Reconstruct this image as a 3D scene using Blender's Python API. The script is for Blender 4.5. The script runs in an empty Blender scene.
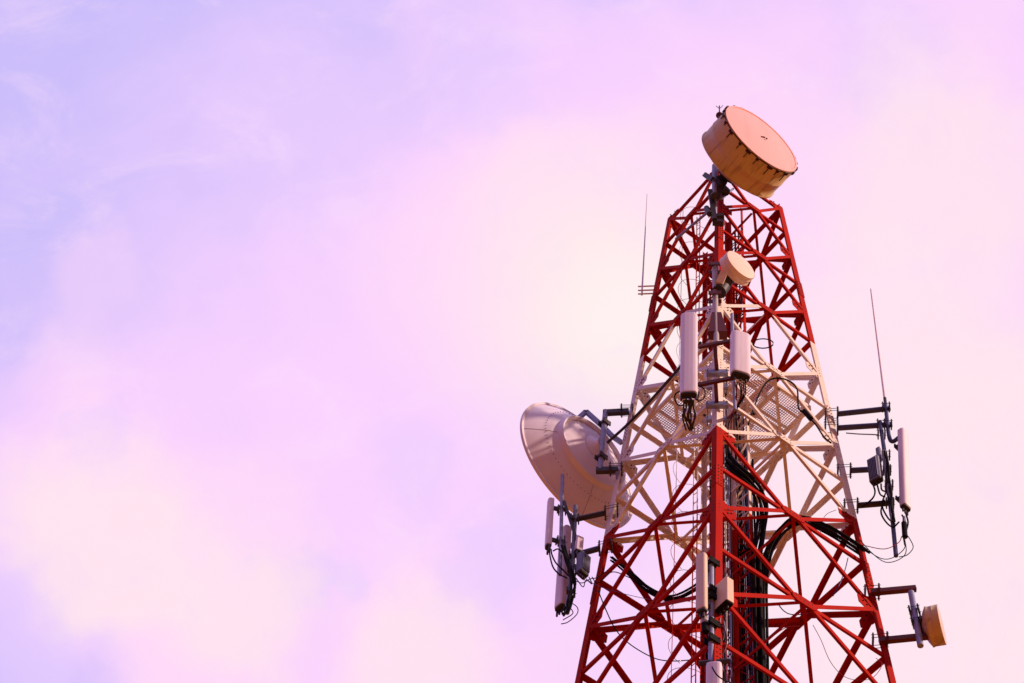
import bpy, math, random
from mathutils import Vector, Matrix
R = math.radians
random.seed(7)
S = bpy.context.scene
col = S.collection

# ------------------------------------------------------------ camera
FPX = 1862.19
PITCH, ROLL, YAW = 0.994927, -0.164580, -0.211841
cy_, sy_ = math.cos(YAW), math.sin(YAW)
cp_, sp_ = math.cos(PITCH), math.sin(PITCH)
cr_, sr_ = math.cos(ROLL), math.sin(ROLL)
r0_ = Vector((cy_, -sy_, 0)); yv_ = Vector((sy_, cy_, 0)); ZU = Vector((0, 0, 1))
FW = cp_*yv_ + sp_*ZU
u0_ = -sp_*yv_ + cp_*ZU
RT = cr_*r0_ - sr_*u0_
UP = sr_*r0_ + cr_*u0_
cam_d = bpy.data.cameras.new('camera')
cam = bpy.data.objects.new('camera', cam_d); col.objects.link(cam)
M = Matrix((RT, UP, -FW)).transposed().to_4x4()
cam.matrix_world = M
cam_d.sensor_width = 36.0
cam_d.lens = FPX/1024*36.0
cam_d.clip_end = 5000
S.camera = cam

# ------------------------------------------------------------ sky and sun
SUN_AZ, SUN_EL = -9, 31          # azimuth from +x (counter-clockwise), elevation
sun_dir = Vector((math.cos(R(SUN_EL))*math.cos(R(SUN_AZ)), math.cos(R(SUN_EL))*math.sin(R(SUN_AZ)), math.sin(R(SUN_EL))))
sd = bpy.data.lights.new('sun', 'SUN'); sd.energy = 4.9; sd.angle = R(2); sd.color = (1.0, 0.69, 0.50)
so = bpy.data.objects.new('sun', sd); col.objects.link(so)
so.rotation_euler = sun_dir.to_track_quat('Z', 'Y').to_euler()

W = bpy.data.worlds.new('World'); S.world = W; W.use_nodes = True
nt = W.node_tree; nt.nodes.clear()
def N_(tree, t, **kw):
    n = tree.nodes.new(t)
    for k, v in kw.items():
        if k.startswith('i_'): n.inputs[k[2:].replace('_', ' ')].default_value = v
        else: setattr(n, k, v)
    return n
L_ = nt.links.new
out = N_(nt, 'ShaderNodeOutputWorld'); bg = N_(nt, 'ShaderNodeBackground')
L_(bg.outputs[0], out.inputs[0])
tc = N_(nt, 'ShaderNodeTexCoord')
nrm = N_(nt, 'ShaderNodeVectorMath', operation='NORMALIZE'); L_(tc.outputs['Generated'], nrm.inputs[0])
VEC = nrm.outputs[0]
sky = N_(nt, 'ShaderNodeTexSky'); sky.sky_type = 'NISHITA'; sky.sun_disc = False
sky.sun_elevation = R(SUN_EL); sky.sun_rotation = R(90 - SUN_AZ)
def dirn(px, py):
    v = FW + RT*((px-512)/FPX) - UP*((py-341.5)/FPX)
    return v.normalized()
def lobe(v, deg, soft=1.0, warp=None):
    """0..1 falloff round a direction of the sky, deg wide"""
    d = N_(nt, 'ShaderNodeVectorMath', operation='DISTANCE')
    L_(warp or VEC, d.inputs[0]); d.inputs[1].default_value = v
    m = N_(nt, 'ShaderNodeMapRange', interpolation_type='SMOOTHSTEP')
    L_(d.outputs['Value'], m.inputs['Value'])
    m.inputs['From Min'].default_value = 2*math.sin(R(deg)/2); m.inputs['From Max'].default_value = 0.0
    m.inputs['To Min'].default_value = 0; m.inputs['To Max'].default_value = soft
    return m.outputs[0]
def noise(scale, detail, rough, stretch=(1, 1, 1), dist=0.0, off=(0, 0, 0)):
    mp = N_(nt, 'ShaderNodeMapping'); L_(VEC, mp.inputs[0])
    mp.inputs['Scale'].default_value = stretch; mp.inputs['Location'].default_value = off
    n = N_(nt, 'ShaderNodeTexNoise'); L_(mp.outputs[0], n.inputs['Vector'])
    n.inputs['Scale'].default_value = scale; n.inputs['Detail'].default_value = detail
    n.inputs['Roughness'].default_value = rough; n.inputs['Distortion'].default_value = dist
    return n
def mixc(a, b, f):
    m = N_(nt, 'ShaderNodeMix', data_type='RGBA')
    for s, x in ((6, a), (7, b)):
        if isinstance(x, tuple): m.inputs[s].default_value = (*x, 1)
        else: L_(x, m.inputs[s])
    if isinstance(f, float): m.inputs[0].default_value = f
    else: L_(f, m.inputs[0])
    return m.outputs[2]
def ramp(fac, a, b, lo=0.0, hi=1.0):
    m = N_(nt, 'ShaderNodeMapRange', interpolation_type='SMOOTHSTEP'); L_(fac, m.inputs['Value'])
    m.inputs['From Min'].default_value = a; m.inputs['From Max'].default_value = b
    m.inputs['To Min'].default_value = lo; m.inputs['To Max'].default_value = hi
    return m.outputs[0]
def mul(a, b):
    m = N_(nt, 'ShaderNodeMath', operation='MULTIPLY'); m.use_clamp = True
    L_(a, m.inputs[0]); 
    if isinstance(b, float): m.inputs[1].default_value = b
    else: L_(b, m.inputs[1])
    return m.outputs[0]
def warp(scale, amt, off):
    wn = noise(scale, 7, .6, off=off)
    a = N_(nt, 'ShaderNodeVectorMath', operation='MULTIPLY_ADD')
    L_(wn.outputs['Color'], a.inputs[0]); a.inputs[1].default_value = (amt,)*3; L_(VEC, a.inputs[2])
    b = N_(nt, 'ShaderNodeVectorMath', operation='SUBTRACT'); L_(a.outputs[0], b.inputs[0]); b.inputs[1].default_value = (amt/2,)*3
    return b.outputs[0]
WV = warp(5, .15, (3, 1, 2)); WV2 = warp(11, .13, (1, 7, 4))
nsc = N_(nt, 'ShaderNodeVectorMath', operation='SCALE'); L_(sky.outputs[0], nsc.inputs[0]); nsc.inputs['Scale'].default_value = 0.12
LAV = (0.620, 0.530, 1.0)
PINK = (0.965, 0.650, 1.0)
ROSE = (1.0, 0.70, 0.95)
CREAM = (1.0, 0.79, 0.86)
# the blue behind the cloud veil comes from the sky texture, tinted by the dusk
c = mixc(nsc.outputs[0], LAV, 0.95)
c = mixc(c, (0.80, 0.60, 1.0), ramp(noise(5, 9, .6, stretch=(1, 1.4, 1), dist=.4, off=(.4, 2.1, 0)).outputs[0], .36, .68, 0, .75))
# broad veils of pink cloud
for (x, y, r, a) in ((150, 360, 8, .3), (350, 560, 12, .75), (440, 420, 6, .6), (70, 520, 7.5, .8), (230, 440, 7, .7), (390, 350, 6.5, .8), (520, 230, 7, .9), (420, 540, 7, .6), (650, 110, 7, .8), (300, 130, 9, .2), (820, 300, 15, 1.0), (330, 650, 8, .8), (560, 620, 9, .7), (950, 60, 8, .8), (980, 560, 14, .9), (500, 20, 5, .4)):
    c = mixc(c, PINK, ramp(lobe(dirn(x, y), r, 1.0, WV), .0, .7, 0, a))
for (x, y, r, a) in ((100, 530, 5.5, 1.0), (240, 500, 4.0, .8), (400, 650, 5, 1.0), (170, 620, 5, 1.0), (560, 260, 7.5, 1.0), (460, 330, 5, .5), (640, 190, 5, .6), (840, 250, 11, .85), (930, 560, 12, .95), (560, 680, 5, .6), (90, 275, 2.6, .30), (70, 380, 3.0, .35), (950, 30, 5, .4)):
    c = mixc(c, ROSE, ramp(lobe(dirn(x, y), r, 1.0, WV), .05, .75, 0, a))
# gaps of lavender
for (x, y, r, a) in ((390, 470, 3.0, .30), (480, 570, 3.0, .35), (25, 625, 3.8, .5), (300, 600, 1.8, .5), (480, 90, 3, .4), (880, 60, 4, .35), (120, 440, 1.6, .3)):
    c = mixc(c, (0.74, 0.59, 1.0), ramp(lobe(dirn(x, y), r, 1.0, WV2), .1, .8, 0, a))
for (x, y, r, a) in ((120, 545, 4.6, .85), (420, 655, 3.8, .7), (930, 190, 6, .75), (900, 400, 8, .75), (950, 560, 13, 1.0), (230, 610, 4, .75), (30, 500, 3, .4), (560, 220, 4, .4)):
    c = mixc(c, CREAM, ramp(lobe(dirn(x, y), r, 1.0, WV2), .05, .8, 0, a))
c = mixc(c, (1.0, .85, .83), lobe(dirn(615, 315), 7.0, 1.0))
c = mixc(c, (1.0, .88, .89), lobe(dirn(620, 318), 3.4, .9))
# fine cloud texture
c = mixc(c, (1.0, .76, .97), ramp(noise(15, 10, .66, stretch=(1, 1.5, 1), dist=.5).outputs[0], .48, .72, 0, .34))
c = mixc(c, (.82, .60, 1.0), ramp(noise(19, 10, .66, stretch=(1.4, 1, 1), dist=.5, off=(5, 5, 1)).outputs[0], .50, .74, 0, .13))
# unseen low sky, dimmed and tinted violet to red to shape the tower's light
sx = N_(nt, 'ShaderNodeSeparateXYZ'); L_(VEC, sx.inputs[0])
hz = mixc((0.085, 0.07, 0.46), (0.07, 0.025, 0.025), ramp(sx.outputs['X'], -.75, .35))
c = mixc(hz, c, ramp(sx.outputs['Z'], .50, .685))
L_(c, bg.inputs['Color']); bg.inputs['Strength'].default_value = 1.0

S.view_settings.view_transform = 'Standard'
S.view_settings.look = 'None'
S.view_settings.exposure = 0.0
S.view_settings.gamma = 1.0
S.render.engine = 'CYCLES'
S.render.resolution_x, S.render.resolution_y = 1024, 683

# ------------------------------------------------------------ helpers: picture -> place
def proj(P):
    P = Vector(P); d = P.dot(FW)
    return 512 + FPX*P.dot(RT)/d, 341.5 - FPX*P.dot(UP)/d
def at(px, py, Y):
    """point of the place seen at px,py that lies Y metres north of the viewer"""
    v = FW + RT*((px-512)/FPX) - UP*((py-341.5)/FPX)
    return v*(Y/v.y)
def atz(px, py, z):
    v = FW + RT*((px-512)/FPX) - UP*((py-341.5)/FPX)
    return v*(z/v.z)
def azv(a): return Vector((math.cos(R(a)), math.sin(R(a)), 0))

# ------------------------------------------------------------ helpers: mesh
class MB:
    def __init__(s): s.v = []; s.f = []; s.m = []; s.sm = []
    def add(s, vs, fs, mi=0, smooth=False):
        o = len(s.v); s.v += [Vector(v) for v in vs]
        for f in fs: s.f.append([o+i for i in f]); s.m.append(mi); s.sm.append(smooth)
    def prism(s, a, b, prof, u, v, mi=0, smooth=False, cap=True):
        n = len(prof)
        vs = [a + u*p[0] + v*p[1] for p in prof] + [b + u*p[0] + v*p[1] for p in prof]
        fs = [[i, (i+1) % n, n+(i+1) % n, n+i] for i in range(n)]
        s.add(vs, fs, mi, smooth)
        if cap: s.add(vs, [list(range(n))[::-1], list(range(n, 2*n))], mi)
    def box(s, a, b, w, h, u, mi=0):
        """bar from a to b, w wide along u, h thick across"""
        d = (b-a).normalized(); u = (u - d*u.dot(d)).normalized(); v = d.cross(u)
        s.prism(a, b, [(-w/2, -h/2), (w/2, -h/2), (w/2, h/2), (-w/2, h/2)], u, v, mi)
    def angle(s, a, b, w, t, u, v, mi=0):
        """L section; u and v are the directions of the two flanges"""
        d = (b-a).normalized(); u = (u - d*u.dot(d)).normalized(); v = (v - d*v.dot(d) - u*u.dot(v)).normalized()
        s.prism(a, b, [(0, 0), (w, 0), (w, t), (t, t), (t, w), (0, w)], u, v, mi)
    def tube(s, a, b, r, n=10, mi=0, r2=None):
        d = (b-a).normalized(); u = d.orthogonal().normalized(); v = d.cross(u); r2 = r if r2 is None else r2
        vs = [a+(u*math.cos(2*math.pi*i/n)+v*math.sin(2*math.pi*i/n))*r for i in range(n)]
        vs += [b+(u*math.cos(2*math.pi*i/n)+v*math.sin(2*math.pi*i/n))*r2 for i in range(n)]
        s.add(vs, [[i, (i+1) % n, n+(i+1) % n, n+i] for i in range(n)], mi, True)
        s.add(vs, [list(range(n))[::-1], list(range(n, 2*n))], mi)
    def path(s, pts, r, n=6, sub=6, mi=0):
        pts = [Vector(p) for p in pts]; P = []
        if len(pts) > 2 and sub > 1:
            q = [pts[0]*2-pts[1]] + pts + [pts[-1]*2-pts[-2]]
            for i in range(1, len(q)-2):
                for k in range(sub):
                    t = k/sub; a, b, c_, d = q[i-1], q[i], q[i+1], q[i+2]
                    P.append(.5*((2*b)+(c_-a)*t+(2*a-5*b+4*c_-d)*t*t+(3*b-a-3*c_+d)*t**3))
            P.append(pts[-1])
        else: P = pts
        vs = []; u = (P[1]-P[0]).orthogonal().normalized()
        for i, p in enumerate(P):
            d = (P[min(i+1, len(P)-1)]-P[max(i-1, 0)]).normalized()
            u = (u-d*u.dot(d)).normalized(); v = d.cross(u)
            vs += [p+(u*math.cos(2*math.pi*k/n)+v*math.sin(2*math.pi*k/n))*r for k in range(n)]
        fs = [[i*n+k, i*n+(k+1) % n, (i+1)*n+(k+1) % n, (i+1)*n+k] for i in range(len(P)-1) for k in range(n)]
        s.add(vs, fs, mi, True); m = len(vs)
        s.add(vs, [list(range(n))[::-1], list(range(m-n, m))], mi)
    def lathe(s, o, ax, prof, n=48, mi=0, smooth=True):
        """prof: (along axis, radius)"""
        ax = ax.normalized(); u = ax.orthogonal().normalized(); v = ax.cross(u); vs = []
        for (h, r) in prof:
            vs += [o+ax*h+(u*math.cos(2*math.pi*k/n)+v*math.sin(2*math.pi*k/n))*r for k in range(n)]
        s.add(vs, [[i*n+k, i*n+(k+1) % n, (i+1)*n+(k+1) % n, (i+1)*n+k] for i in range(len(prof)-1) for k in range(n)], mi, smooth)
    def build(s, name, mats, parent=None, base=None):
        me = bpy.data.meshes.new(name)
        o = bpy.data.objects.new(name, me); col.objects.link(o)
        off = Vector((0, 0, 0))
        if parent is not None:
            o.parent = parent; off = wloc(parent)
        elif base is not None:
            o.location = base; off = Vector(base)
        me.from_pydata([tuple(v-off) for v in s.v], [], s.f)
        if not isinstance(mats, (list, tuple)): mats = [mats]
        for m in mats: me.materials.append(m)
        me.polygons.foreach_set('material_index', s.m)
        me.polygons.foreach_set('use_smooth', s.sm)
        me.update()
        return o
def wloc(o):
    v = Vector((0, 0, 0))
    while o is not None: v += o.location; o = o.parent
    return v
def tag(o, label, cat, group=None):
    o['label'] = label; o['category'] = cat
    if group: o['group'] = group
    return o
def thing(name, loc, label, cat, group=None):
    o = bpy.data.objects.new(name, None); col.objects.link(o); o.location = loc; o.empty_display_size = .2
    return tag(o, label, cat, group)

# ------------------------------------------------------------ materials
def mat(name, colr, rough=.5, metal=0.0, var=.12, nscale=3.0, bump=.0, dirt=None, dirt_amt=.0, dscale=6.0, coat=0.0, streak=False):
    m = bpy.data.materials.new(name); m.use_nodes = True; t = m.node_tree; b = t.nodes['Principled BSDF']
    g = t.nodes.new('ShaderNodeTexCoord'); mp = t.nodes.new('ShaderNodeMapping'); t.links.new(g.outputs['Object'], mp.inputs[0])
    if streak == 'axis':
        mp.vector_type = 'TEXTURE'; mp.inputs['Rotation'].default_value = (0, 0, R(310)); mp.inputs['Scale'].default_value = (6, 1, 1)
    elif streak: mp.inputs['Scale'].default_value = (1, 1, .18)
    n = t.nodes.new('ShaderNodeTexNoise'); n.inputs['Scale'].default_value = nscale; n.inputs['Detail'].default_value = 6
    t.links.new(mp.outputs[0], n.inputs['Vector'])
    hs = t.nodes.new('ShaderNodeMix'); hs.data_type = 'RGBA'
    a = tuple(x*(1-var) for x in colr); c_ = tuple(min(1, x*(1+var)) for x in colr)
    hs.inputs[6].default_value = (*a, 1); hs.inputs[7].default_value = (*c_, 1)
    t.links.new(n.outputs[0], hs.inputs[0]); cur = hs.outputs[2]
    if dirt:
        n2 = t.nodes.new('ShaderNodeTexNoise'); n2.inputs['Scale'].default_value = dscale; n2.inputs['Detail'].default_value = 8; n2.inputs['Roughness'].default_value = .65
        t.links.new(mp.outputs[0], n2.inputs['Vector'])
        r = t.nodes.new('ShaderNodeMapRange'); r.inputs['From Min'].default_value = .5; r.inputs['From Max'].default_value = .75
        r.inputs['To Max'].default_value = dirt_amt; t.links.new(n2.outputs[0], r.inputs[0])
        mx = t.nodes.new('ShaderNodeMix'); mx.data_type = 'RGBA'; t.links.new(r.outputs[0], mx.inputs[0])
        t.links.new(cur, mx.inputs[6]); mx.inputs[7].default_value = (*dirt, 1); cur = mx.outputs[2]
    t.links.new(cur, b.inputs['Base Color'])
    b.inputs['Specular IOR Level'].default_value = .25; b.inputs['Roughness'].default_value = rough; b.inputs['Metallic'].default_value = metal
    if bump:
        bp = t.nodes.new('ShaderNodeBump'); bp.inputs['Strength'].default_value = bump; bp.inputs['Distance'].default_value = .01
        t.links.new(n.outputs[0], bp.inputs['Height']); t.links.new(bp.outputs[0], b.inputs['Normal'])
    return m

ZK = [42.9174, 40.3777, 37.7544, 35.0723, 32.3469, 29.7128, 27.0223, 24.3818]
while ZK[-1] > 1.2: ZK.append(ZK[-1] - 2.66)
def zk(k):
    k += 1; i = int(min(max(math.floor(k), 0), len(ZK)-2)); t = k-i
    return ZK[i]*(1-t)+ZK[i+1]*t
Z_TOPWHITE = zk(1.5)-.10
Z_BOTWHITE = zk(4)+.06
Z_RED2 = Z_BOTWHITE - 10.6

def tower_paint():
    m = bpy.data.materials.new('banded_tower_paint'); m.use_nodes = True; t = m.node_tree; b = t.nodes['Principled BSDF']
    g = t.nodes.new('ShaderNodeNewGeometry'); s = t.nodes.new('ShaderNodeSeparateXYZ'); t.links.new(g.outputs['Position'], s.inputs[0])
    def cmp(th):
        c_ = t.nodes.new('ShaderNodeMath'); c_.operation = 'GREATER_THAN'; t.links.new(s.outputs['Z'], c_.inputs[0]); c_.inputs[1].default_value = th; return c_.outputs[0]
    def op(a, b_, o):
        c_ = t.nodes.new('ShaderNodeMath'); c_.operation = o; t.links.new(a, c_.inputs[0]); t.links.new(b_, c_.inputs[1]); return c_.outputs[0]
    w1 = op(cmp(Z_BOTWHITE), cmp(Z_TOPWHITE), 'SUBTRACT')
    w2 = op(cmp(Z_RED2-7.5), cmp(Z_RED2), 'SUBTRACT')
    w = op(w1, w2, 'ADD')
    n = t.nodes.new('ShaderNodeTexNoise'); n.inputs['Scale'].default_value = 2.3; n.inputs['Detail'].default_value = 7
    mp = t.nodes.new('ShaderNodeMapping'); mp.inputs['Scale'].default_value = (1, 1, .35); t.links.new(g.outputs['Position'], mp.inputs[0]); t.links.new(mp.outputs[0], n.inputs['Vector'])
    def two(a, b_):
        x = t.nodes.new('ShaderNodeMix'); x.data_type = 'RGBA'; t.links.new(n.outputs[0], x.inputs[0])
        x.inputs[6].default_value = (*a, 1); x.inputs[7].default_value = (*b_, 1); return x.outputs[2]
    red = two((.29, .001, .005), (.54, .018, .0008)); wht = two((.74, .61, .56), (.87, .80, .80))
    mx = t.nodes.new('ShaderNodeMix'); mx.data_type = 'RGBA'; t.links.new(w, mx.inputs[0]); t.links.new(red, mx.inputs[6]); t.links.new(wht, mx.inputs[7])
    n2 = t.nodes.new('ShaderNodeTexNoise'); n2.inputs['Scale'].default_value = 9; n2.inputs['Detail'].default_value = 9; n2.inputs['Roughness'].default_value = .7
    t.links.new(g.outputs['Position'], n2.inputs['Vector'])
    rr = t.nodes.new('ShaderNodeMapRange'); rr.inputs['From Min'].default_value = .56; rr.inputs['From Max'].default_value = .78; rr.inputs['To Max'].default_value = .6; t.links.new(n2.outputs[0], rr.inputs[0])
    m2 = t.nodes.new('ShaderNodeMix'); m2.data_type = 'RGBA'; t.links.new(rr.outputs[0], m2.inputs[0]); t.links.new(mx.outputs[2], m2.inputs[6]); m2.inputs[7].default_value = (.16, .055, .02, 1)
    t.links.new(m2.outputs[2], b.inputs['Base Color']); b.inputs['Roughness'].default_value = .75
    b.inputs['Specular IOR Level'].default_value = .05
    return m
PAINT = tower_paint()
BOLT = mat('shadow_dark_bolt', (.06, .012, .012), .6, .2)  # bolt shadow put into a dark colour, shared by the drum clips
ARMB = mat('blue_grey_steel', (.07, .08, .20), .5, .15, .3, 8, dirt=(.05, .03, .05), dirt_amt=.5)
GALV = mat('galvanised_steel', (.27, .29, .50), .45, .1, .25, 8, dirt=(.12, .07, .06), dirt_amt=.5)
DARK = mat('dark_steel', (.055, .045, .060), .55, .3, .3, 8)
MAROON = mat('maroon_painted_steel', (.11, .012, .014), .5, 0, .25, 6)
RADOME = mat('cream_radome', (.90, .50, .50), .45, 0, .06, 1.6, dirt=(.55, .30, .22), dirt_amt=.5, dscale=2.2, streak=True)
SHROUD = mat('weathered_shroud', (.66, .50, .28), .40, .0, .10, 2.5, dirt=(.12, .06, .02), dirt_amt=.85, dscale=4.5, streak='axis')
DISHW = mat('dish_white', (.80, .74, .90), .38, 0, .06, 1.5, dirt=(.50, .44, .46), dirt_amt=.25, dscale=2.5, streak=True)
PANELW = mat('panel_white', (.82, .73, .90), .4, 0, .05, 2, dirt=(.5, .42, .36), dirt_amt=.4, dscale=3, streak=True)
PANELB = mat('panel_beige', (.74, .56, .46), .4, 0, .05, 2, dirt=(.45, .32, .22), dirt_amt=.4, dscale=3, streak=True)
GREY = mat('grey_cast_housing', (.17, .18, .29), .5, .1, .15, 5)
CREAMP = mat('pale_cream_radome', (.88, .70, .62), .45, 0, .05, 2, dirt=(.6, .42, .32), dirt_amt=.3)
BLACK = mat('black_rubber', (.012, .011, .014), .55, 0, .3, 8)
BLACK.node_tree.nodes['Principled BSDF'].inputs['Specular IOR Level'].default_value = .08
BLACK.node_tree.nodes['Principled BSDF'].inputs['Roughness'].default_value = .8
TAPE = mat('pale_cable', (.45, .40, .46), .5)
REDC = mat('red_wire', (.35, .02, .03), .5)
BLUEC = mat('blue_wire', (.06, .06, .30), .5)
GROUND = mat('warm_bounce_ground', (.34, .125, .006), .9, 0, .25, .05, dirt=(.24, .09, .01), dirt_amt=.8, dscale=.3)  # unseen ground, tinted orange to bounce warm light onto the undersides

# ------------------------------------------------------------ ground
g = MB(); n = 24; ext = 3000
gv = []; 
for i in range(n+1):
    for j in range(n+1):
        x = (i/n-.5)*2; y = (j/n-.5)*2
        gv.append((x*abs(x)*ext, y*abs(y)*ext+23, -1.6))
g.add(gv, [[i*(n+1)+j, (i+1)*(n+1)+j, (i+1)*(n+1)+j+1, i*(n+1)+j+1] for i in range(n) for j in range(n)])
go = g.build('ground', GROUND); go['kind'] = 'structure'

# ------------------------------------------------------------ the lattice tower
TD, TH, RTOP, TAP = 23.41479, -0.0839234, 1.5, 0.0791633
def corner(c_, z):
    rr = RTOP + TAP*(ZK[0]-z); a = -math.pi/2 + c_*math.pi/2 + TH
    return Vector((rr*math.cos(a), TD+rr*math.sin(a), z))
GZ = -1.6
tower = thing('lattice_tower', (0, TD, GZ), 'tall square steel lattice tower banded red and white, carrying all the antennas and dishes', 'tower')
LW, LT = .155, .016
legs = []
def faceframe(c0, c1, z):
    a, b = corner(c0, z), corner(c1, z)
    h = (b-a).normalized(); mid = (a+b)/2
    nr = Vector((mid.x, mid.y-TD, 0)).normalized()
    nr = (nr + ZU*TAP/math.sqrt(2)*1.0).normalized()       # face leans inward with height
    return a, b, h, nr
for c_ in range(4):
    mb = MB()
    top, bot = corner(c_, ZK[0]+(-.05 if c_ == 0 else .08)), corner(c_, GZ)
    mid = corner(c_, 22)
    u = (corner((c_+1) % 4, 22)-mid).normalized(); v = (corner((c_-1) % 4, 22)-mid).normalized()
    mb.angle(bot, top, LW, LT, u, v)
    legs.append(mb.build('leg', PAINT, tower))
KMAX = len(ZK)-3
def bolts(mb, o, h, up, nr, pts, t):
    for (x, y) in pts:
        p = o + h*x + up*y
        mb.tube(p-nr*(t+.002), p+nr*(t+.002), .014, 6, 1)
# gusset plates on the legs, splices, bolts
for c_ in range(4):
    for k in range(-1, 9):
        z = zk(k)
        for other in ((c_+1) % 4, (c_-1) % 4):
            a, b, h, nr = faceframe(c_, other, z)
            up = (corner(c_, z+1)-corner(c_, z)).normalized()
            mb = MB(); o = a - nr*(LT+.011) + h*.03
            w = .40 + .012*k
            t = .007
            prof = [(0, -.26), (.16, -.26), (w, -.10), (w, .10), (.16, .26), (0, .26)]
            if k == -1: prof = [(0, -.26), (.16, -.26), (w, -.10), (w, .06), (0, .06)]
            mb.prism(o-nr*t, o+nr*t, prof, h, up)
            bolts(mb, o, h, up, nr, [(.06, .16), (.06, .05), (.06, -.06), (.06, -.17), (.26, .06), (.26, -.06), (.34, 0)], .03)
            mb.build('gusset_plate', [PAINT, BOLT], legs[c_])
    for k in (0.62, 2.62, 4.62, 6.62):
        z0, z1 = zk(k+.13), zk(k-.13)
        a0, a1 = corner(c_, z0), corner(c_, z1)
        mid = corner(c_, z0); u = (corner((c_+1) % 4, z0)-mid).normalized(); v = (corner((c_-1) % 4, z0)-mid).normalized()
        mb = MB(); o_ = -(u+v)*.012
        mb.angle(a0+o_, a1+o_, LW*.95, .012, u, v)
        for (hh, nn) in ((u, -v), (v, -u)):
            for q in range(6):
                for x in (.045, .11):
                    p = a0 + (a1-a0)*(q+.5)/6 + hh*x
                    mb.tube(p+nn*.0, p+nn*.026, .013, 6, 1)
        mb.build('splice_plate', [PAINT, BOLT], legs[c_])
# face bracing: two kinked diagonals and one horizontal in each panel
BW, BT = .092, .009
for f in range(4):
    c0, c1 = f, (f+1) % 4
    for k in range(-1, 8):
        zt, zb, zm = zk(k), zk(k+1), zk(k+.5)
        am, bm, h, nr = faceframe(c0, c1, zm)
        node = (am+bm)/2
        off = -nr*(LT-BT-.003)
        pe = .15 + .008*k
        upf = nr.cross(h); upf = upf if upf.z > 0 else -upf
        npl = MB(); o = node+off+nr*.011
        hh = .10
        npl.prism(o-nr*.008, o+nr*.008, [(-pe-.09, -hh*.5), (-pe, -hh), (pe, -hh), (pe+.09, -hh*.5), (pe+.09, hh*.5), (pe, hh), (-pe, hh), (-pe-.09, hh*.5)], h, upf)
        bolts(npl, o, h, upf, nr, [(-pe, .045), (-pe, -.045), (-pe+.1, 0), (pe, .045), (pe, -.045), (pe-.1, 0), (-pe+.2, .03), (pe-.2, -.03)], .012)
        npl.build('node_plate', [PAINT, BOLT], tower)
        def arm(mb, P, Q, flip):
            d = (Q-P).normalized(); u = nr.cross(d); u = u if u.z < 0 else -u
            mb.angle(P, Q, BW, BT, u, -nr)
        for (ca, cb, sg) in ((c0, c1, 1), (c1, c0, -1)):
            # from the top at ca to the bottom at cb
            A = corner(ca, zt); B = corner(cb, zb)
            hA = (corner(cb, zt)-A).normalized(); hB = (corner(ca, zb)-B).normalized()
            mb = MB()
            arm(mb, A+hA*.10+off, node-h*sg*pe+upf*.075+off, sg > 0)
            arm(mb, node+h*sg*pe+upf*.025+off, B+hB*.10+off, sg > 0)
            mb.build('diagonal_brace', PAINT, tower)
        mb = MB()
        arm(mb, am+h*.05+off-nr*.012+upf*.04, bm-h*.05+off-nr*.012+upf*.04, False)
        mb.build('horizontal_brace', PAINT, tower)
# top frame
for f in range(4):
    a, b, h, nr = faceframe(f, (f+1) % 4, ZK[0])
    mb = MB(); mb.angle(a+h*.1-nr*.03, b-h*.1-nr*.03, .09, .01, -ZU, -nr)
    mb.build('top_rail', PAINT, tower)
# plan bracing: a diamond joining the mid-face nodes, and one cross tie
for k in range(-1, 8):
    zm = zk(k+.5)
    nd = []
    for f in range(4):
        a, b, h, nr = faceframe(f, (f+1) % 4, zm)
        nd.append((a+b)/2 - nr*.07)
    for f in range(4):
        A, B = nd[f], nd[(f+1) % 4]; d = (B-A).normalized()
        mb = MB(); mb.angle(A+d*.02, B-d*.02, .07, .008, ZU, d.cross(ZU))
        mb.build('plan_brace', PAINT, tower)
    A, B = nd[0], nd[2]; d = (B-A).normalized()
    mb = MB(); mb.angle(A+d*.05-ZU*.08, B-d*.05-ZU*.08, .06, .008, -ZU, d.cross(ZU))
    mb.build('cross_tie', PAINT, tower)
# everything below the picture: the same bracing down to the footings, one part
mb = MB()
for f in range(4):
    c0, c1 = f, (f+1) % 4
    for k in range(8, KMAX+1):
        zt, zb = zk(k), zk(k+1)
        a, b, h, nr = faceframe(c0, c1, zb); off = -nr*(LT+.026)
        mb.angle(corner(c0, zt)+off, corner(c1, zb)+off, .09, .01, ZU, -nr)
        mb.angle(corner(c1, zt)+off*2, corner(c0, zb)+off*2, .09, .01, ZU, -nr)
        mb.angle(a+off, b+off, .09, .01, ZU, -nr)
mb.build('lower_bracing', PAINT, tower)
for c_ in range(4):
    p = corner(c_, GZ); mb = MB(); mb.box(p-ZU*.3, p+ZU*.35, .8, .8, Vector((1, 0, 0))); mb.build('footing', mat('concrete', (.32, .30, .28), .9), tower)

# platform of open grating with beams
zp = zk(2.5)+.14
ctr = Vector((0, TD, zp))
def pc(c_, s): 
    return ctr + (corner(c_, zp)-ctr)*s
ps = .80
pl = MB()
u = (pc(1, ps)-pc(0, ps)); v = (pc(3, ps)-pc(0, ps)); o = pc(0, ps)
ul, vl = u.length, v.length; u.normalize(); v.normalize()
hole = (.34*ul, .66*ul, .34*vl, .62*vl)
def seg(a0, a1, fixed, along_u, w, hgt):
    rng = [(a0, a1)]
    lo, hi = (hole[2], hole[3]) if along_u else (hole[0], hole[1])
    s0, s1 = (hole[0], hole[1]) if along_u else (hole[2], hole[3])
    if lo < fixed < hi: rng = [(a0, s0), (s1, a1)]
    for (x0, x1) in rng:
        A = o + (u*x0+v*fixed if along_u else u*fixed+v*x0); B = o + (u*x1+v*fixed if along_u else u*fixed+v*x1)
        pl.box(A, B, w, hgt, ZU.cross(u if along_u else v))
sp = .052
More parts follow.
